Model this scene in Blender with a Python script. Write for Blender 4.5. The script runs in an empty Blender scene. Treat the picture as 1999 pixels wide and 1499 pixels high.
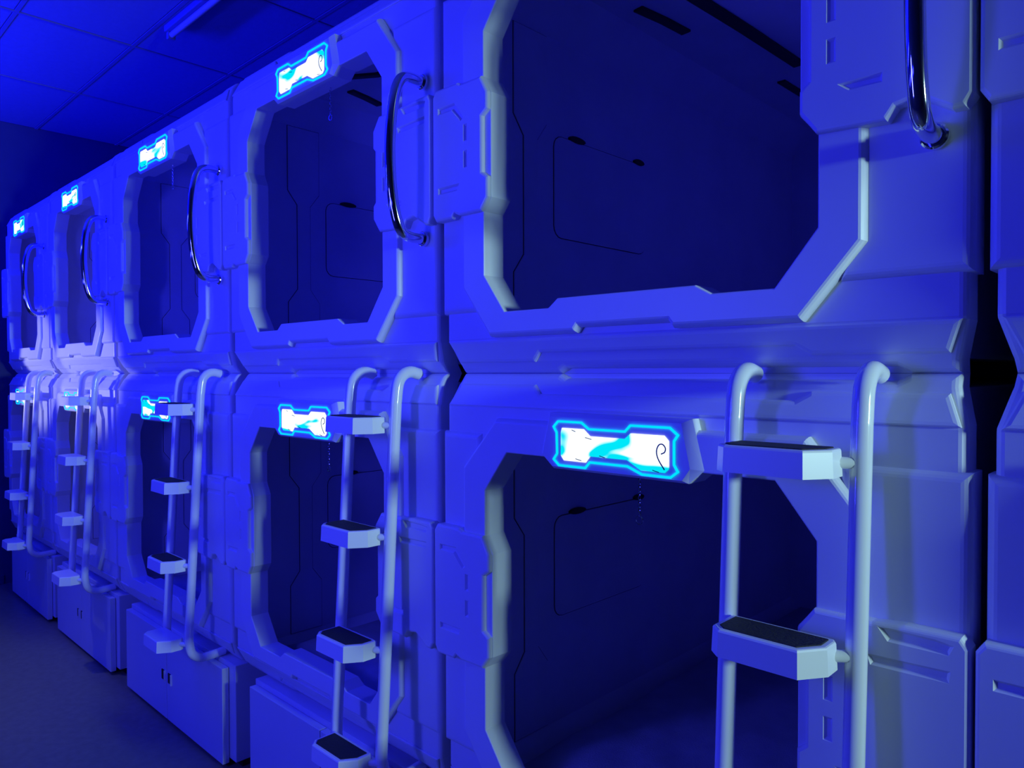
import bpy, bmesh, math, random
from mathutils import Vector, Matrix, noise
from mathutils.geometry import delaunay_2d_cdt

random.seed(7)
scene = bpy.context.scene
col = scene.collection
PI = math.pi

# ------------------------------------------------------------------ measures
W, H = 1.27, 1.1637            # capsule pitch and height
ZS = 1.59                      # height of the joint between the two rows
ZC = 3.48                      # ceiling height
SEAMS = [-0.24, -1.51, -2.78, -4.10, -5.28, -6.40]     # left joint of each capsule, near to far
XSC = [1.0, 1.0, 1.0, 1.32 / 1.27, 1.17 / 1.27, 1.11 / 1.27]
X_END, X_NEAR, Y_AISLE, Y_BACK = -6.6, 3.6, -2.45, 2.45

# ------------------------------------------------------------------ camera
YAW, PITCH, ROLL, FPX = 0.7665, -0.0169, 0.0026, 1431.33
cam_data = bpy.data.cameras.new('camera')
cam_data.sensor_width = 36.0
cam_data.lens = FPX / 1999.0 * 36.0
cam_data.clip_start = 0.02
cam = bpy.data.objects.new('camera', cam_data)
col.objects.link(cam)
cam.matrix_world = (Matrix.Translation((0.0, -1.289, ZS + 0.0043))
                    @ Matrix.Rotation(YAW, 4, 'Z')
                    @ Matrix.Rotation(PI / 2 + PITCH, 4, 'X')
                    @ Matrix.Rotation(-ROLL, 4, 'Z'))
scene.camera = cam

# ------------------------------------------------------------------ world, lights, exposure
scene.view_settings.view_transform = 'Standard'
scene.view_settings.look = 'None'
scene.view_settings.gamma = 1.0
scene.view_settings.use_curve_mapping = False
scene.view_settings.exposure = 0.0
world = bpy.data.worlds.new('world')
scene.world = world
world.use_nodes = True
world.node_tree.nodes['Background'].inputs[0].default_value = (0.0, 0.0, 0.01, 1)
world.node_tree.nodes['Background'].inputs[1].default_value = 0.3

BLUE = (0.004, 0.006, 1.0)
def area(name, loc, target, sx, sy, color, energy, spread=PI):
    d = bpy.data.lights.new(name, 'AREA')
    d.shape = 'RECTANGLE'; d.size = sx; d.size_y = sy
    d.color = color; d.energy = energy; d.spread = spread
    o = bpy.data.objects.new(name, d); col.objects.link(o)
    o.location = loc
    o.rotation_euler = (Vector(target) - Vector(loc)).to_track_quat('-Z', 'Y').to_euler()
    return o
area('blue_wall_lamp', (-2.0, -2.38, 1.7), (-2.0, 0, 1.6), 0.30, 1.0, (0.046, 0.050, 1.0), 31)
area('blue_led_strip', (-3.6, -2.36, 1.85), (-3.6, 0.2, 1.6), 5.2, 0.12, (0.010, 0.012, 1.0), 31)
area('blue_led_uplight', (-5.2, -2.2, 2.75), (-5.15, -1.75, ZC), 3.0, 0.15, BLUE, 250)
area('white_room_lamp', (3.3, -0.21, 1.95), (-2.5, -0.14, 1.55), 0.25, 0.25, (0.49, 0.82, 0.86), 15.5, math.radians(64))
def spot(name, loc, target, energy, color, size, blend):
    d = bpy.data.lights.new(name, 'SPOT')
    d.energy = energy; d.color = color; d.spot_size = math.radians(size); d.spot_blend = blend
    d.shadow_soft_size = 0.04
    o = bpy.data.objects.new(name, d); col.objects.link(o)
    o.location = loc
    o.rotation_euler = (Vector(target) - Vector(loc)).to_track_quat('-Z', 'Y').to_euler()
spot('floor_fill_spot', (-4.6, -1.05, ZC - 0.03), (-4.6, -1.05, 0), 60, (0.5, 0.56, 0.8), 52, 1.0)  # added fill light without a fixture, brightens the aisle floor
spot('far_wall_spot', (-6.40, -1.9, 1.52), (-5.60, 0, 1.60), 120, (0.66, 0.68, 1.0), 23, 0.4)
spot('far_wall_spot', (-6.40, -1.9, 1.52), (-4.70, 0, 1.58), 190, (0.66, 0.68, 1.0), 19, 0.4)

# ------------------------------------------------------------------ materials
MATS = {}
def mat(name, color, rough=0.5, metal=0.0, bump=0.0, bscale=60.0, var=0.0, vscale=4.0, spec=0.5, coat=0.0):
    m = bpy.data.materials.new(name); m.use_nodes = True
    nt = m.node_tree; b = nt.nodes['Principled BSDF']
    b.inputs['Base Color'].default_value = (*color, 1)
    b.inputs['Roughness'].default_value = rough
    b.inputs['Metallic'].default_value = metal
    b.inputs['Specular IOR Level'].default_value = spec
    b.inputs['Coat Weight'].default_value = coat
    tc = nt.nodes.new('ShaderNodeTexCoord')
    if var > 0:
        n = nt.nodes.new('ShaderNodeTexNoise'); n.inputs['Scale'].default_value = vscale
        n.inputs['Detail'].default_value = 5
        nt.links.new(tc.outputs['Object'], n.inputs['Vector'])
        r = nt.nodes.new('ShaderNodeValToRGB')
        r.color_ramp.elements[0].position = 0.3; r.color_ramp.elements[1].position = 0.7
        r.color_ramp.elements[0].color = (*[c * (1 - var) for c in color], 1)
        r.color_ramp.elements[1].color = (*[min(1, c * (1 + var)) for c in color], 1)
        nt.links.new(n.outputs['Fac'], r.inputs['Fac'])
        nt.links.new(r.outputs['Color'], b.inputs['Base Color'])
    if bump > 0:
        n2 = nt.nodes.new('ShaderNodeTexNoise'); n2.inputs['Scale'].default_value = bscale
        n2.inputs['Detail'].default_value = 3
        nt.links.new(tc.outputs['Object'], n2.inputs['Vector'])
        bp = nt.nodes.new('ShaderNodeBump'); bp.inputs['Strength'].default_value = bump
        bp.inputs['Distance'].default_value = 0.004
        nt.links.new(n2.outputs['Fac'], bp.inputs['Height'])
        nt.links.new(bp.outputs['Normal'], b.inputs['Normal'])
    MATS[name] = m
    return m
mat('plastic', (0.78, 0.80, 0.84), 0.38, bump=0.03, bscale=14, var=0.03, vscale=3)
mat('lining', (0.86, 0.87, 0.92), 0.55, var=0.04, vscale=5)
mat('gasket', (0.03, 0.03, 0.035), 0.6)
mat('dark_plastic', (0.012, 0.012, 0.014), 0.5)
mat('chrome', (0.82, 0.83, 0.85), 0.07, metal=1.0)
mat('white_paint', (0.80, 0.82, 0.85), 0.16, coat=0.4)
mat('tread_plastic', (0.82, 0.84, 0.87), 0.35)
mat('grip', (0.022, 0.022, 0.026), 0.75, bump=0.5, bscale=220)
mat('laminate', (0.70, 0.72, 0.76), 0.36, var=0.02)
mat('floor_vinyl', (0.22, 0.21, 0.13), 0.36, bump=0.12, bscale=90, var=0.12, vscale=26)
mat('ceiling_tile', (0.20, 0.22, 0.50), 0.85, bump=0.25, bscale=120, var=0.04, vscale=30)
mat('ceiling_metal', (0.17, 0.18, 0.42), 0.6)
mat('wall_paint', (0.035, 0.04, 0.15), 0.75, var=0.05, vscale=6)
mat('fabric', (0.50, 0.52, 0.56), 0.9, bump=0.4, bscale=300, var=0.10, vscale=9)
mat('tube_glass', (0.62, 0.62, 0.66), 0.3)
mat('ink', (0.0, 0.01, 0.09), 0.4)

def emit(name, color, strength):
    m = bpy.data.materials.new(name); m.use_nodes = True
    nt = m.node_tree; nt.nodes.clear()
    o = nt.nodes.new('ShaderNodeOutputMaterial'); e = nt.nodes.new('ShaderNodeEmission')
    e.inputs[0].default_value = (*color, 1); e.inputs[1].default_value = strength
    nt.links.new(e.outputs[0], o.inputs[0]); MATS[name] = m
    return m
emit('neon_line', (0.0, 0.62, 1.0), 1.25)
# backlit sign face: overexposed white areas coloured into the cyan ground
m = emit('sign_light', (0.0, 0.8, 1.0), 1.0)
nt = m.node_tree; e = [n for n in nt.nodes if n.type == 'EMISSION'][0]
tc = nt.nodes.new('ShaderNodeTexCoord'); oi = nt.nodes.new('ShaderNodeObjectInfo')
mul = nt.nodes.new('ShaderNodeVectorMath'); mul.operation = 'MULTIPLY_ADD'
mul.inputs[1].default_value = (1, 1, 2.2)
nt.links.new(tc.outputs['Object'], mul.inputs[0])
cx = nt.nodes.new('ShaderNodeCombineXYZ')
rm = nt.nodes.new('ShaderNodeMath'); rm.operation = 'MULTIPLY'; rm.inputs[1].default_value = 7.0
nt.links.new(oi.outputs['Random'], rm.inputs[0]); nt.links.new(rm.outputs[0], cx.inputs[0])
nt.links.new(cx.outputs[0], mul.inputs[2])
nz = nt.nodes.new('ShaderNodeTexNoise'); nz.inputs['Scale'].default_value = 7.0
nz.inputs['Detail'].default_value = 1.2; nz.inputs['Distortion'].default_value = 0.8
nt.links.new(mul.outputs[0], nz.inputs['Vector'])
rp = nt.nodes.new('ShaderNodeValToRGB')
rp.color_ramp.elements[0].position = 0.40; rp.color_ramp.elements[0].color = (0.0, 0.80, 0.95, 1)
rp.color_ramp.elements[1].position = 0.47; rp.color_ramp.elements[1].color = (1.25, 1.45, 1.5, 1)
nt.links.new(nz.outputs['Fac'], rp.inputs['Fac'])
nt.links.new(rp.outputs['Color'], e.inputs[0])

# ------------------------------------------------------------------ helpers
def mesh_obj(name, bm, material, parent=None, smooth=False):
    bmesh.ops.remove_doubles(bm, verts=bm.verts, dist=1e-6)
    bmesh.ops.recalc_face_normals(bm, faces=bm.faces)
    me = bpy.data.meshes.new(name)
    if smooth:
        for f in bm.faces: f.smooth = True
    bm.to_mesh(me); bm.free()
    me.materials.append(MATS[material])
    if smooth: me.set_sharp_from_angle(angle=math.radians(40))
    o = bpy.data.objects.new(name, me); col.objects.link(o)
    if parent: o.parent = parent
    return o
def empty(name, loc):
    o = bpy.data.objects.new(name, None); col.objects.link(o)
    o.location = loc; o.empty_display_size = 0.1
    return o
def tag(o, label, cat, group=None, kind=None):
    o['label'] = label; o['category'] = cat
    if group: o['group'] = group
    if kind: o['kind'] = kind
    return o
def copy_tree(o, parent=None):
    c = o.copy(); col.objects.link(c); c.parent = parent
    for ch in list(o.children): copy_tree(ch, c)
    return c

def box(bm, x0, x1, y0, y1, z0, z1, b=0.0):
    r = bmesh.ops.create_cube(bm, size=1.0)
    vs = r['verts']
    for v in vs:
        v.co = Vector(((x0 + x1) / 2 + v.co.x * (x1 - x0), (y0 + y1) / 2 + v.co.y * (y1 - y0), (z0 + z1) / 2 + v.co.z * (z1 - z0)))
    if b > 0:
        es = list({e for v in vs for e in v.link_edges})
        bmesh.ops.bevel(bm, geom=es, offset=b, segments=2, profile=0.5, affect='EDGES')

def area2(p): return sum(p[i][0] * p[(i + 1) % len(p)][1] - p[(i + 1) % len(p)][0] * p[i][1] for i in range(len(p))) / 2
def ccw(p): return list(p) if area2(p) > 0 else list(reversed(p))
def inset(p, d):
    """mitred offset of a ccw polygon, positive d shrinks it"""
    if abs(d) < 1e-9: return list(p)
    n = len(p); out = []
    for i in range(n):
        a, b, c = Vector(p[i - 1]), Vector(p[i]), Vector(p[(i + 1) % n])
        e1 = (b - a).normalized(); e2 = (c - b).normalized()
        n1 = Vector((-e1.y, e1.x)); n2 = Vector((-e2.y, e2.x))
        k = 1 + n1.dot(n2)
        m_ = (n1 + n2) / max(k, 0.3)
        out.append((b.x + m_.x * d, b.y + m_.y * d))
    return out
def rounded(y0, y1, b, n=3):
    """profile of a wall from depth y0 up to the face y1 with a rounded edge b"""
    s = 1 if y0 > y1 else -1
    pr = [(0, y0)]
    for i in range(n + 1):
        t = i / n * PI / 2
        pr.append((b * (1 - math.cos(t)), y1 + s * b * (1 - math.sin(t))))
    return pr
def to_front(u, v, y): return Vector((u, y, v))
def loops(bm, poly, prof, put):
    """loft the polygon through (inset, depth) pairs, returns the last loop of verts"""
    prev = None
    for d, y in prof:
        cur = [bm.verts.new(put(u, v, y)) for u, v in inset(poly, d)]
        if prev:
            k = len(cur)
            for i in range(k):
                bm.faces.new((prev[i], prev[(i + 1) % k], cur[(i + 1) % k], cur[i]))
        prev = cur
    return prev
def inside(p, poly):
    c = False; n = len(poly); x, y = p
    for i in range(n):
        (x1, y1), (x2, y2) = poly[i], poly[i - 1]
        if (y1 > y) != (y2 > y) and x < (x2 - x1) * (y - y1) / (y2 - y1) + x1: c = not c
    return c
def layer(bm, outer, prof, holes=(), hprof=None, put=to_front, back=False):
    """a raised plate: outline lofted through prof, face with holes, hole walls lofted through hprof"""
    outer = ccw(outer)
    top = loops(bm, outer, prof, put)
    rings = [(top, inset(outer, prof[-1][0]))]
    for h in holes:
        hp = hprof or [(0, prof[0][1]), (0, prof[-1][1])]
        h = ccw(h)
        rings.append((loops(bm, h, hp, put), inset(h, hp[-1][0])))
    flat = [Vector(p) for _, poly in rings for p in poly]
    verts = [v for vs, _ in rings for v in vs]
    edges = []; o = 0
    for vs, _ in rings:
        edges += [(o + i, o + (i + 1) % len(vs)) for i in range(len(vs))]; o += len(vs)
    co, _, tris, ov, _, _ = delaunay_2d_cdt(flat, edges, [], 0, 1e-7)
    for t in tris:
        c = sum((co[i] for i in t), Vector((0, 0))) / 3
        if inside(c, rings[0][1]) and not any(inside(c, r[1]) for r in rings[1:]):
            vs = [verts[ov[i][0]] if ov[i] else bm.verts.new(put(co[i].x, co[i].y, prof[-1][1])) for i in t]
            if len(set(vs)) == 3: bm.faces.new(vs)
    if back:
        p0 = inset(outer, prof[0][0])
        co, _, tris, ov, _, _ = delaunay_2d_cdt([Vector(p) for p in p0], [(i, (i + 1) % len(p0)) for i in range(len(p0))], [], 0, 1e-7)
        bv = [bm.verts.new(put(u, v, prof[0][1])) for u, v in p0]
        for t in tris:
            c = sum((co[i] for i in t), Vector((0, 0))) / 3
            if inside(c, p0): bm.faces.new([bv[ov[i][0]] for i in t])
def circle(cu, cv, r, n=16, ru=None): return [(cu + (ru or r) * math.cos(2 * PI * i / n), cv + r * math.sin(2 * PI * i / n)) for i in range(n)]
def round_rect(u0, u1, v0, v1, r, n=4):
    p = []
    for cu, cv, a0 in ((u1 - r, v1 - r, 0), (u0 + r, v1 - r, 1), (u0 + r, v0 + r, 2), (u1 - r, v0 + r, 3)):
        for i in range(n + 1):
            a = (a0 + i / n) * PI / 2
            p.append((cu + r * math.cos(a), cv + r * math.sin(a)))
    return p
def catmull(pts, k=5):
    P = [Vector(p) for p in pts]; P = [2 * P[0] - P[1]] + P + [2 * P[-1] - P[-2]]
    out = []
    for i in range(1, len(P) - 2):
        a, b, c, d = P[i - 1], P[i], P[i + 1], P[i + 2]
        for j in range(k):
            t = j / k
            out.append(0.5 * ((2 * b) + (c - a) * t + (2 * a - 5 * b + 4 * c - d) * t * t + (3 * b - a - 3 * c + d) * t ** 3))
    out.append(P[-2]); return out
def tube(bm, pts, r, n=14, closed=False, radii=None):
    P = [Vector(p) for p in pts]; k = len(P); rings = []
    nrm = None
    for i in range(k):
        if closed: t = (P[(i + 1) % k] - P[i - 1]).normalized()
        else: t = (P[min(i + 1, k - 1)] - P[max(i - 1, 0)]).normalized()
        if nrm is None:
            nrm = t.orthogonal().normalized()
        nrm = (nrm - t * nrm.dot(t)).normalized()
        bi = t.cross(nrm)
        rr = radii[i] if radii else r
        rings.append([bm.verts.new(P[i] + (nrm * math.cos(2 * PI * j / n) + bi * math.sin(2 * PI * j / n)) * rr) for j in range(n)])
    m_ = k if closed else k - 1
    for i in range(m_):
        a, b = rings[i], rings[(i + 1) % k]
        for j in range(n):
            bm.faces.new((a[j], a[(j + 1) % n], b[(j + 1) % n], b[j]))
    if not closed:
        bm.faces.new(list(reversed(rings[0]))); bm.faces.new(rings[-1])
def ribbon(path, w):
    """polygon around an open polyline of width w"""
    P = [Vector(p) for p in path]; L, R = [], []
    for i in range(len(P)):
        t = (P[min(i + 1, len(P) - 1)] - P[max(i - 1, 0)]).normalized(); nn = Vector((-t.y, t.x))
        L.append(tuple(P[i] + nn * w / 2)); R.append(tuple(P[i] - nn * w / 2))
    return L + R[::-1]

# ------------------------------------------------------------------ room
def struct(o): o['kind'] = 'structure'; return o
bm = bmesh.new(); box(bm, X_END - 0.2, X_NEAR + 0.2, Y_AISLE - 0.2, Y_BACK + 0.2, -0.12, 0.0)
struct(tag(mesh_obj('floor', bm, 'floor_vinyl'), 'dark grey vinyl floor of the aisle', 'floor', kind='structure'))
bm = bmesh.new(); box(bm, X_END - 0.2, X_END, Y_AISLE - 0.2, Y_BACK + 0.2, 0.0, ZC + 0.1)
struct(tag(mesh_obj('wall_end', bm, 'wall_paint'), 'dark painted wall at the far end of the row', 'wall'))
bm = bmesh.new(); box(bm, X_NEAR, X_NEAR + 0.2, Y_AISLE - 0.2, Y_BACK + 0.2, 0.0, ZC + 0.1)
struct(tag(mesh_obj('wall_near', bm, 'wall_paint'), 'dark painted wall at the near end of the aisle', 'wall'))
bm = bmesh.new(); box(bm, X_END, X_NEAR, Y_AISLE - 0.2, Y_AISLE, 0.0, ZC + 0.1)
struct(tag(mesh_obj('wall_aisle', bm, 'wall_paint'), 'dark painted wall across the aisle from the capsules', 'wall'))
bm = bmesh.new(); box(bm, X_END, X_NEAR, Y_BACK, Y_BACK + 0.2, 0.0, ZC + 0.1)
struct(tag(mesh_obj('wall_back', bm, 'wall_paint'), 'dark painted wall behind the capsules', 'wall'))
bm = bmesh.new(); box(bm, X_END, X_END + 0.012, Y_AISLE, 0.02, 0.0, 0.07, 0.003)
struct(tag(mesh_obj('baseboard_end', bm, 'wall_paint'), 'low dark baseboard along the far end wall', 'baseboard'))
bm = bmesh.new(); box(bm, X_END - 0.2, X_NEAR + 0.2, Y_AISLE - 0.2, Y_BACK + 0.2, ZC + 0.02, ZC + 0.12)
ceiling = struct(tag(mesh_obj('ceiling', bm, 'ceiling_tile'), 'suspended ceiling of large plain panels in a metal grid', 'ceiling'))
TX, TY, Y0T = 1.03, 0.57, 0.27
xs = [X_END + TX * i for i in range(0, 11)]
ys = [Y0T + TY * j for j in range(-5, 5)]
g = 0.012
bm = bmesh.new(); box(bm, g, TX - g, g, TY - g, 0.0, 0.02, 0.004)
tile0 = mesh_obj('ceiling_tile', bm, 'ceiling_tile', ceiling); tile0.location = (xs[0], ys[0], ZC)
for i, x in enumerate(xs):
    for j, y in enumerate(ys):
        if (i, j) == (0, 0) or x > X_NEAR - 0.2 or y > Y_BACK - 0.2: continue
        t = tile0.copy(); col.objects.link(t); t.parent = ceiling; t.location = (x, y, ZC)
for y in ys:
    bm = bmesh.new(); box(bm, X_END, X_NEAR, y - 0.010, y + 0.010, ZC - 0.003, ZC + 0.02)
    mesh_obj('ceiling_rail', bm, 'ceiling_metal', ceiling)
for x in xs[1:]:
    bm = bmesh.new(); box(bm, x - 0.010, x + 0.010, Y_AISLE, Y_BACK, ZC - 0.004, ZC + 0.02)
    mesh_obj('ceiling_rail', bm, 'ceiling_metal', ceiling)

# unlit batten lamp on the ceiling
t = tag(empty('ceiling_lamp', (-4.14, 0.325, ZC - 0.003)), 'unlit slim batten lamp fixed under the ceiling panels', 'ceiling lamp')
bm = bmesh.new(); box(bm, 0.0, 1.25, -0.032, 0.032, -0.035, 0.0, 0.005); mesh_obj('lamp_body', bm, 'ceiling_metal', t)
bm = bmesh.new(); tube(bm, [(0.03, 0, -0.05), (1.22, 0, -0.05)], 0.016); mesh_obj('lamp_tube', bm, 'tube_glass', t, True)
for x in (0.0, 1.22):
    bm = bmesh.new(); box(bm, x, x + 0.03, -0.02, 0.02, -0.072, -0.034, 0.004); mesh_obj('lamp_holder', bm, 'ceiling_metal', t)

# ------------------------------------------------------------------ the capsule
OPEN = ccw([(.238, .153), (.166, .249), (.166, .410), (.193, .443), (.193, .705), (.166, .750), (.166, .865), (.243, .967),
            (.928, .967), (1.004, .868), (1.004, .752), (.972, .712), (.972, .455), (1.004, .415), (1.004, .255), (.926, .155),
            (.800, .155), (.765, .174), (.408, .174), (.380, .153)])
RING = ccw([(.079, .220), (.179, .092), (.458, .092), (.468, .105), (.700, .105), (.710, .092), (.975, .092), (1.083, .222),
            (1.083, .925), (.985, 1.050), (.200, 1.050), (.079, .920)])
UL, UR = -.014, 1.238           # side edges of the shell
def shell_outline():
    half = [(.014, 0.0), (.012, .022), (-.005, .085), (-.005, .150), (-.005, H - .150), (-.005, H - .085), (.012, H - .022), (.014, H)]
    left = half
    um = (UL + UR)
    right = [(um - u, v) for u, v in reversed(half)]
    # shallow recess in the joint edges
    topn = [(.360, H), (.385, H - .012), (1.115, H - .012), (1.135, H)]
    botn = [(1.135, 0), (1.115, .012), (.385, .012), (.360, 0)]
    return ccw(left + topn + right + botn)
def profile(v):
    d = min(v, H - v)
    if d >= .09: return 0.0
    if d >= .03: return (.09 - d) / .06 * .026
    return .026 + (.03 - d) / .03 * .020
def bend(bm):
    for vc in (.03, .09, H - .03, H - .09):
        bmesh.ops.bisect_plane(bm, geom=list(bm.verts) + list(bm.edges) + list(bm.faces), dist=1e-6, plane_co=(0, 0, vc), plane_no=(0, 0, 1))
    for v in bm.verts:
        if v.co.y < 0.11: v.co.y += profile(v.co.z)

def build_capsule():
    root = empty('sleeping_capsule', (0, 0, 0))
    big = inset(OPEN, -0.018)
    # ---- front shell: base plate, proud middle zone, two edge bands
    bm = bmesh.new()
    layer(bm, shell_outline(), rounded(.088, .030, .013, 4), [big], [(0, .060), (0, .030)])
    for a, b in ((UL, .135), (1.035, UR)):
        layer(bm, [(a, .158), (b, .158), (b, 1.008), (a, 1.008)], rounded(.085, .020, .016, 5))
    for sgn in (0, 1):
        band = [(.004, .086), (.028, .028), (.298, .028), (.324, .050), (.950, .050), (.978, .033), (1.200, .033), (1.221, .086)]
        if sgn: band = [(u, H - v) for u, v in band]
        layer(bm, band, [(0, .034), (0, .026), (.003, .0235), (.008, .0225)])
    bend(bm)
    mesh_obj('front_shell', bm, 'plastic', root)
    # ---- door frame with the deep opening
    bm = bmesh.new()
    layer(bm, RING, [(0, .032), (0, .0200), (.0015, .0170), (.004, .0115), (.0075, .0075), (.0115, .006)], [OPEN],
          [(-.09, .082), (-.003, .078), (0, .075), (0, .009), (-.0012, .0066), (-.003, .006)])
    mesh_obj('door_frame', bm, 'plastic', root)
    # ---- sill step bevel is part of the frame outline; side plates with slots
    def plate(mirror):
        p = [(-.022, .425), (-.022, .740), (-.010, .757), (.076, .757), (.090, .750), (.166, .750), (.1905, .705), (.1905, .662), (.170, .648),
             (.170, .508), (.1905, .494), (.1905, .443), (.166, .410), (.085, .410), (.066, .418), (.055, .406), (-.010, .406)]
        hs = [[(.104, .600), (.114, .600), (.114, .640), (.104, .640)], [(.104, .532), (.114, .532), (.114, .572), (.104, .572)],
              [(.004, .478), (.075, .478), (.083, .492), (.004, .492)], [(.004, .690), (.058, .690), (.092, .655), (.100, .660), (.066, .704), (.004, .704)]]
        if mirror:
            f = lambda q: [(1.242 - .022 + .002 - u if u < .15 else 1.165 - u, v) for u, v in q]
            p = [(1.242, .425), (1.242, .740), (1.230, .757), (1.150, .757), (1.100, .752), (1.004, .752), (.9745, .712), (.9745, .662), (.990, .648),
                 (.990, .508), (.9745, .494), (.9745, .455), (1.004, .415), (1.118, .410), (1.132, .430), (1.165, .436), (1.212, .406), (1.230, .406)]
            hs = [[(1.024, .600), (1.036, .600), (1.036, .640), (1.024, .640)], [(1.024, .530), (1.036, .530), (1.036, .568), (1.024, .568)],
                  [(1.112, .746), (1.126, .727), (1.212, .727), (1.218, .740), (1.195, .744)], [(1.095, .696), (1.214, .699), (1.212, .684), (1.100, .682)],
                  [(1.044, .488), (1.110, .488), (1.110, .476), (1.060, .476), (1.044, .500)][:4]]
        bm = bmesh.new()
        layer(bm, p, [(0, .030), (0, .0005), (.0015, -.003), (.004, -.005), (.007, -.006)], hs, [(.003, .0), (.001, -.003), (-.002, -.006)])
        for h in hs:
            vs = [bm.verts.new((u, 0.0, v)) for u, v in inset(ccw(h), .003)]
            bm.faces.new(vs)
        mesh_obj('side_plate', bm, 'plastic', root)
    plate(False); plate(True)
    # ---- sign housing with the backlit sign
    hp = [(.386, 1.073), (.360, .975), (.398, .943), (.752, .943), (.786, .972), (.760, 1.073)]
    face = [(.394, 1.064), (.372, .976), (.402, .949), (.742, .949), (.760, .974), (.740, 1.064)]
    bm = bmesh.new(); rows = [[bm.verts.new((u, y, v)) for u, v in p] for p, y in ((hp, .070), (hp, .0058), (face, -.004))]
    for a, b in zip(rows, rows[1:]):
        for i in range(6): bm.faces.new((a[i], a[(i + 1) % 6], b[(i + 1) % 6], b[i]))
    bm.faces.new(rows[2]); bm.faces.new(rows[0])
    house = mesh_obj('sign_housing', bm, 'plastic', root)
    u0, v0, sw, sh = .404, .939 + .012, .333, .105
    def S(x, y): return (u0 + (x - 450) / 478 * sw, v0 + (1 - y) * sh)
    def sgn(pts): return [S(x, y) for x, y in pts]
    outer = sgn([(472, 0), (572, 0), (602, .13), (738, .13), (758, 0), (898, 0), (928, .15), (914, .28), (914, .72), (928, .86), (900, 1), (800, 1), (748, .87), (606, .87), (588, 1), (476, 1), (450, .86), (466, .72), (464, .27), (450, .14)])
    bm = bmesh.new()
    oc = ccw(outer)
    layer(bm, oc, [(0, -.0038), (0, -.0070)], [inset(oc, .0045)], [(0, -.0038), (0, -.0070)])
    mesh_obj('sign_outline', bm, 'neon_line', house)
    inner = sgn([(490, .16), (580, .16), (606, .30), (738, .30), (760, .18), (878, .18), (893, .28), (893, .82), (880, .90), (796, .90), (746, .72), (606, .72), (588, .86), (498, .86), (485, .76), (485, .26)])
    bm = bmesh.new(); layer(bm, inner, [(0, -.0038), (0, -.0055), (.001, -.0062)])
    mesh_obj('sign_panel', bm, 'sign_light', house)
    # dark printed marks on the sign: a hooked swirl and short dashes
    hook = [S(x, y) for x, y in [(868, .54), (880, .50), (883, .42), (874, .35), (862, .36), (854, .45), (854, .56), (862, .68), (880, .84)]]
    marks = [([(p.x, p.y) for p in catmull([(a, b, 0) for a, b in hook], 4)], .0026)]
    for x, y, dx in ((540, .19, 16), (600, .33, 26), (560, .80, 24), (655, .69, 22), (850, .87, 22)):
        marks.append(([S(x - dx / 2, y), S(x + dx / 2, y + .03)], .0016))
    for path, w_ in marks:
        bm = bmesh.new(); layer(bm, ribbon(path, w_), [(0, -.0062), (0, -.0070)])
        mesh_obj('sign_mark', bm, 'ink', house)
    # ---- strips that close the joint recess
    bm = bmesh.new()
    box(bm, .355, 1.140, .088, .120, 0.0, .024); mesh_obj('joint_strip', bm, 'plastic', root)
    bm = bmesh.new()
    box(bm, .355, 1.140, .088, .120, H - .024, H - .0005); mesh_obj('joint_strip', bm, 'plastic', root)
    # ---- body of the capsule, hollow
    bm = bmesh.new()
    ou, iu = (.034, 1.192), (.050, 1.176)
    ov, iv = (.026, H - .026), (.040, 1.110)
    yb, yf = 2.20, .084
    put = to_front
    outp = ccw([(ou[0], ov[0]), (ou[1], ov[0]), (ou[1], ov[1]), (ou[0], ov[1])])
    inn = ccw([(iu[0], iv[0] + .05), (iu[0] + .05, iv[0]), (iu[1] - .05, iv[0]), (iu[1], iv[0] + .05), (iu[1], iv[1] - .10), (iu[1] - .10, iv[1]), (iu[0] + .10, iv[1]), (iu[0], iv[1] - .10)])
    layer(bm, outp, [(0, yb), (0, yf)], [inn], [(0, yb - .06), (0, yf)])
    vs = [bm.verts.new((u, yb - .06, v)) for u, v in inn]; bm.faces.new(vs)
    vs = [bm.verts.new((u, yb, v)) for u, v in outp]; bm.faces.new(vs)
    mesh_obj('capsule_body', bm, 'lining', root)
    # ---- panels on the inner side wall
    xw = iu[0]
    side = lambda a, b, d: Vector((xw + d, a, b))
    panel = round_rect(.412, .900, .414, .722, .035)
    bm = bmesh.new(); layer(bm, panel, [(0, -.002), (0, .003), (.002, .004)], put=side)
    wp = mesh_obj('wall_panel', bm, 'lining', root)
    bm = bmesh.new(); layer(bm, inset(ccw(panel), -.0022), [(0, -.001), (0, .0012)], [ccw(panel)], [(0, -.001), (0, .0012)], put=side)
    mesh_obj('panel_gasket', bm, 'gasket', wp)
    for a, r_ in ((.520, .040), (.860, .030)):
        bm = bmesh.new(); layer(bm, circle(a, .728, .010, 14, r_), [(0, -.001), (0, .008), (.003, .010)], put=side)
        mesh_obj('panel_hinge', bm, 'dark_plastic', wp)
    spool = [(.235, .095), (.377, .095), (.377, .29), (.335, .345), (.335, .690), (.377, .745), (.377, 1.005), (.235, 1.005), (.235, .745), (.277, .690), (.277, .345), (.235, .29)]
    bm = bmesh.new(); layer(bm, spool, [(0, -.002), (0, .003), (.002, .004)], put=side)
    wp2 = mesh_obj('wall_panel', bm, 'lining', root)
    bm = bmesh.new(); sc = ccw(spool); layer(bm, inset(sc, -.002), [(0, -.001), (0, .0012)], [sc], [(0, -.001), (0, .0012)], put=side)
    mesh_obj('panel_gasket', bm, 'gasket', wp2)
    # ---- dark slots in the inner ceiling
    over = lambda a, b, d: Vector((a, b, iv[1] - d))
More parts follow.
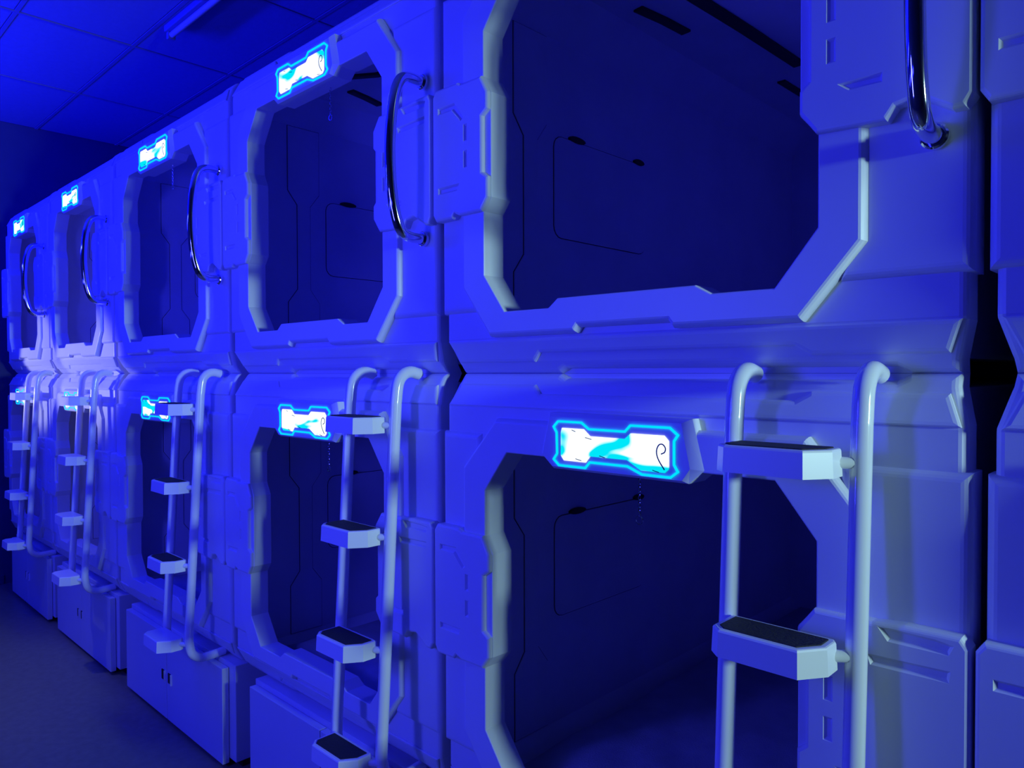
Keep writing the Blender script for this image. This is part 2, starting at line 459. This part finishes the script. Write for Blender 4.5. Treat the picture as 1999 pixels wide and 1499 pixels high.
    for path, w_ in (([(.227, .60), (.243, .72), (.251, .84)], .035), ([(.385, .64), (.400, .95), (.412, 1.35)], .045), ([(.300, 1.45), (.305, 1.7)], .03), ([(.315, .36), (.30, .44), (.275, .53)], .035), ([(.43, .28), (.52, .34), (.60, .36)], .030)):
        bm = bmesh.new(); layer(bm, ribbon(path, w_), [(0, -.002), (0, .006), (.004, .009)], put=over)
        mesh_obj('ceiling_slot', bm, 'dark_plastic', root)
    return root

def add_handle(root):
    bm = bmesh.new()
    HU = 1.184
    path = [(.022, .374), (-.028, .374), (-.058, .390), (-.076, .436), (-.087, .500), (-.092, .590), (-.087, .680), (-.076, .744), (-.058, .790), (-.028, .806), (.022, .806)]
    tube(bm, catmull([(HU, y - .006, v) for y, v in path], 5), .0150, 20)
    h = mesh_obj('grab_handle', bm, 'chrome', root, True)
    for v in (.374, .806):
        bm = bmesh.new(); tube(bm, [(HU, .024, v), (HU, .009, v), (HU, .006, v)], .021, 20, radii=[.021, .021, .018])
        mesh_obj('handle_flange', bm, 'chrome', h, True)

proto = build_capsule()
uproto = copy_tree(proto); add_handle(uproto)
GU, GL = 'upper row of sleeping capsules', 'lower row of sleeping capsules'
UPL = ['white upper sleeping capsule cut off by the right edge of the picture',
       'largest white upper sleeping capsule, wide open dark doorway and sign out of view',
       'white upper sleeping capsule, second full one from the right, chrome handle and glowing sign',
       'white upper sleeping capsule in the middle of the five with a handle',
       'white upper sleeping capsule, second from the far left end',
       'white upper sleeping capsule at the far left end of the row']
LOL = ['white lower sleeping capsule cut off by the right edge of the picture',
       'largest white lower sleeping capsule with wide glowing sign behind the nearest ladder',
       'white lower sleeping capsule behind the second ladder from the right',
       'white lower sleeping capsule behind the middle one of five ladders',
       'white lower sleeping capsule behind the second ladder from the far left',
       'white lower sleeping capsule at the far left end, behind the smallest ladder']
for k in range(6):
    for up in (1, 0):
        src = uproto if up else proto
        o = src if k == 0 else copy_tree(src)
        o.location = (SEAMS[k], 0.0, ZS if up else ZS - H)
        o.scale.x = XSC[k]
        tag(o, (UPL if up else LOL)[k], 'sleeping capsule', GU if up else GL)

# ------------------------------------------------------------------ storage cabinets under the lower row
def build_cabinet():
    t = empty('storage_cabinet', (0, 0, 0))
    ct = ZS - H - 0.002
    bm = bmesh.new()
    box(bm, .140, 1.244, .034, 1.60, .035, ct, .003)
    mesh_obj('cabinet_body', bm, 'laminate', t)
    bm = bmesh.new(); box(bm, .160, 1.225, .070, 1.55, 0.0, .035); mesh_obj('plinth', bm, 'dark_plastic', t)
    bm = bmesh.new()
    for a, b in ((.152, .643), (.648, 1.192)):
        bm = bmesh.new(); box(bm, a, b, .004, .032, .018, ct - .018, .0025)
        d = mesh_obj('cabinet_door', bm, 'laminate', t)
        pu = .612 if a < .5 else .682
        bm = bmesh.new(); layer(bm, round_rect(pu - .019, pu + .019, .190, .236, .004), [(0, .006), (0, .0022), (.001, .0015)], put=to_front)
        p = mesh_obj('door_pull', bm, 'dark_plastic', d)
        bm = bmesh.new(); layer(bm, [(pu + .019, .188), (pu + .0225, .188), (pu + .0225, .238), (pu + .019, .238)], [(0, .006), (0, -.004)], put=to_front)
        mesh_obj('pull_rim', bm, 'white_paint', p)
    return t
cab = build_cabinet()
CL = ['white two-door storage cabinet below the capsule cut off at right', 'white two-door storage cabinet below the largest lower capsule',
      'white storage cabinet below the second ladder from the right, cut by the bottom edge',
      'largest fully visible white two-door cabinet, right of the dark floor',
      'white two-door cabinet below the second ladder from the far left', 'smallest white two-door cabinet at the far end wall']
for k in range(6):
    o = cab if k == 0 else copy_tree(cab)
    o.location = (SEAMS[k], 0, 0); o.scale.x = XSC[k]
    tag(o, CL[k], 'cabinet', 'storage cabinets under the lower capsules')

# ------------------------------------------------------------------ ladders
def rail_y(z): return -.030 - .053 * (-.07 - z) / .93
def build_ladder():
    t = empty('ladder', (0, 0, 0))
    base = -1.20
    up = lambda x, y, z: (x, y, z - base)
    R = .0172
    hook = [(.052, -.002), (.022, .004), (-.004, -.004), (-.022, -.028), (-.0295, -.075), (rail_y(-.12), -.12)]
    straight = [(rail_y(z), z) for z in (-.4, -.8, -1.04)]
    tail = [(-.084, -1.085), (-.074, -1.125), (-.045, -1.148), (-.010, -1.152), (.058, -1.148)]
    for x, extra in ((-.112, [(-.0865, -1.10)]), (.112, tail)):
        bm = bmesh.new()
        tube(bm, catmull([up(x, y, z) for y, z in hook + straight + extra], 6), R, 18)
        r = mesh_obj('rail', bm, 'white_paint', t, True)
        bm = bmesh.new(); tube(bm, [up(x, .040, 0), up(x, .062, -.002)], .010, 10); mesh_obj('rail_bolt', bm, 'chrome', r, True)
        if x < 0:
            for dx in (-.012, .012):
                bm = bmesh.new(); layer(bm, [(x + dx - .004, -1.085 - base), (x + dx - .001, -1.150 - base), (x + dx + .001, -1.150 - base), (x + dx + .004, -1.085 - base)], [(0, -.075), (0, -.100)], back=True)
                mesh_obj('rail_bracket', bm, 'white_paint', r)
    for zt in (-.122, -.435, -.748, -1.060):
        yr = rail_y(zt)
        poly = ccw([(-.098, yr - .012), (.082, yr - .012), (.088, yr - .022), (.088, yr - .060), (.058, yr - .104), (-.078, yr - .104), (-.098, yr - .085)])
        flat = lambda a, b, d: Vector((a, b, zt - base + d))
        bm = bmesh.new()
        layer(bm, poly, [(-.002, -.046), (0, -.004), (.0015, -.001), (.004, 0)], put=flat, back=True)
        tr = mesh_obj('tread', bm, 'tread_plastic', t)
        bm = bmesh.new(); layer(bm, inset(poly, .011), [(0, -.002), (0, .001), (.001, .0018)], put=flat)
        mesh_obj('grip_pad', bm, 'grip', tr)
        for x0, x1 in ((-.112, -.090), (.112, .078)):
            bm = bmesh.new(); tube(bm, [(x0, yr - .004, zt - base - .024), (x1, yr - .026, zt - base - .024)], .010, 12)
            mesh_obj('tread_bracket', bm, 'white_paint', tr, True)
    return t
lad = build_ladder()
LX = [-.530, -1.778, -3.069, -4.385, -5.498]
LLB = ['nearest white tube ladder with black-topped steps, beside the widest glowing sign', 'white tube ladder, second from the right, with four black-topped steps',
       'white tube ladder in the middle of the five, bottom bend in full view', 'white tube ladder with plain steps, second from the far left end', 'smallest white tube ladder at the far left end']
for k in range(5):
    o = lad if k == 0 else copy_tree(lad)
    o.location = (LX[k], 0, ZS - 1.20)
    tag(o, LLB[k], 'ladder', 'ladders up to the upper capsules')
    # the far ladders, and the lowest step of the middle one, show plain steps without black pads
    steps = [c for c in o.children if c.name.startswith('tread')]
    for st in (steps if k > 2 else steps[3:] if k == 2 else []):
        for pad in [c for c in st.children if c.name.startswith('grip_pad')]: bpy.data.objects.remove(pad)

# ------------------------------------------------------------------ pull chains hanging behind the signs
def build_chain():
    t = empty('hanging_chain', (0, 0, 0))
    n = 13
    bm = bmesh.new()
    for i in range(n):
        z = -.006 - i * .0085
        c = [(.0030 * math.cos(a) if i % 2 == 0 else 0, 0 if i % 2 == 0 else .0030 * math.cos(a), z + .0055 * math.sin(a)) for a in [2 * PI * j / 10 for j in range(10)]]
        tube(bm, c, .0009, 5, closed=True)
    mesh_obj('chain_links', bm, 'chrome', t, True)
    bm = bmesh.new()
    c = [(.009 * math.cos(a), 0, -.006 - n * .0085 - .006 + .009 * math.sin(a)) for a in [2 * PI * j / 18 for j in range(18)]]
    tube(bm, c, .0013, 6, closed=True); mesh_obj('hook_ring', bm, 'chrome', t, True)
    return t
ch = build_chain()
CHL = [(1, 0, .605, 'thin metal chain hanging inside the largest lower capsule, below its sign'), (2, 1, .663, 'thin metal chain hanging in the upper capsule, second full one from the right'),
       (2, 0, .640, 'thin metal chain hanging in the lower capsule behind the second ladder'), (3, 1, .655, 'thin metal chain hanging in the middle upper capsule')]
for i, (k, up, u, lab) in enumerate(CHL):
    o = ch if i == 0 else copy_tree(ch)
    o.location = (SEAMS[k] + u * XSC[k], .050, (ZS if up else ZS - H) + .966)
    tag(o, lab, 'chain', 'chains hanging in the capsule doorways')

# ------------------------------------------------------------------ mattresses in the lower capsules
def build_mattress(seed):
    bm = bmesh.new(); nx, ny = 26, 44
    x0, x1, y0, y1 = .125, 1.105, .115, 2.08
    g = []
    for j in range(ny + 1):
        row = []
        for i in range(nx + 1):
            x = x0 + (x1 - x0) * i / nx; y = y0 + (y1 - y0) * j / ny
            e = min(i, nx - i, j, ny - j)
            h = .058 if e > 1 else (.05 if e == 1 else .030)
            q = noise.noise(Vector((x * 3.2 + seed, y * 2.2, seed))) * .022 + abs(noise.noise(Vector((x * 7 + y * 4, y * 2.5 + seed, 2)))) * .026
            row.append(bm.verts.new((x, y, .042 + h + (q if e > 0 else 0))))
        g.append(row)
    for j in range(ny):
        for i in range(nx): bm.faces.new((g[j][i], g[j][i + 1], g[j + 1][i + 1], g[j + 1][i]))
    be = [e for e in bm.edges if e.is_boundary]
    r = bmesh.ops.extrude_edge_only(bm, edges=be)
    for v in r['geom']:
        if isinstance(v, bmesh.types.BMVert): v.co.z = .041
    return bm
for k, lab in ((1, 'rumpled grey bedding on the floor of the largest lower capsule'), (2, 'grey bedding in the lower capsule behind the second ladder'), (3, 'grey bedding in the lower capsule behind the middle ladder')):
    o = mesh_obj('mattress', build_mattress(k * 3.7), 'fabric', None, True)
    o.location = (SEAMS[k], 0, ZS - H); o.scale.x = XSC[k]
    tag(o, lab, 'bedding', 'bedding in the lower capsules')
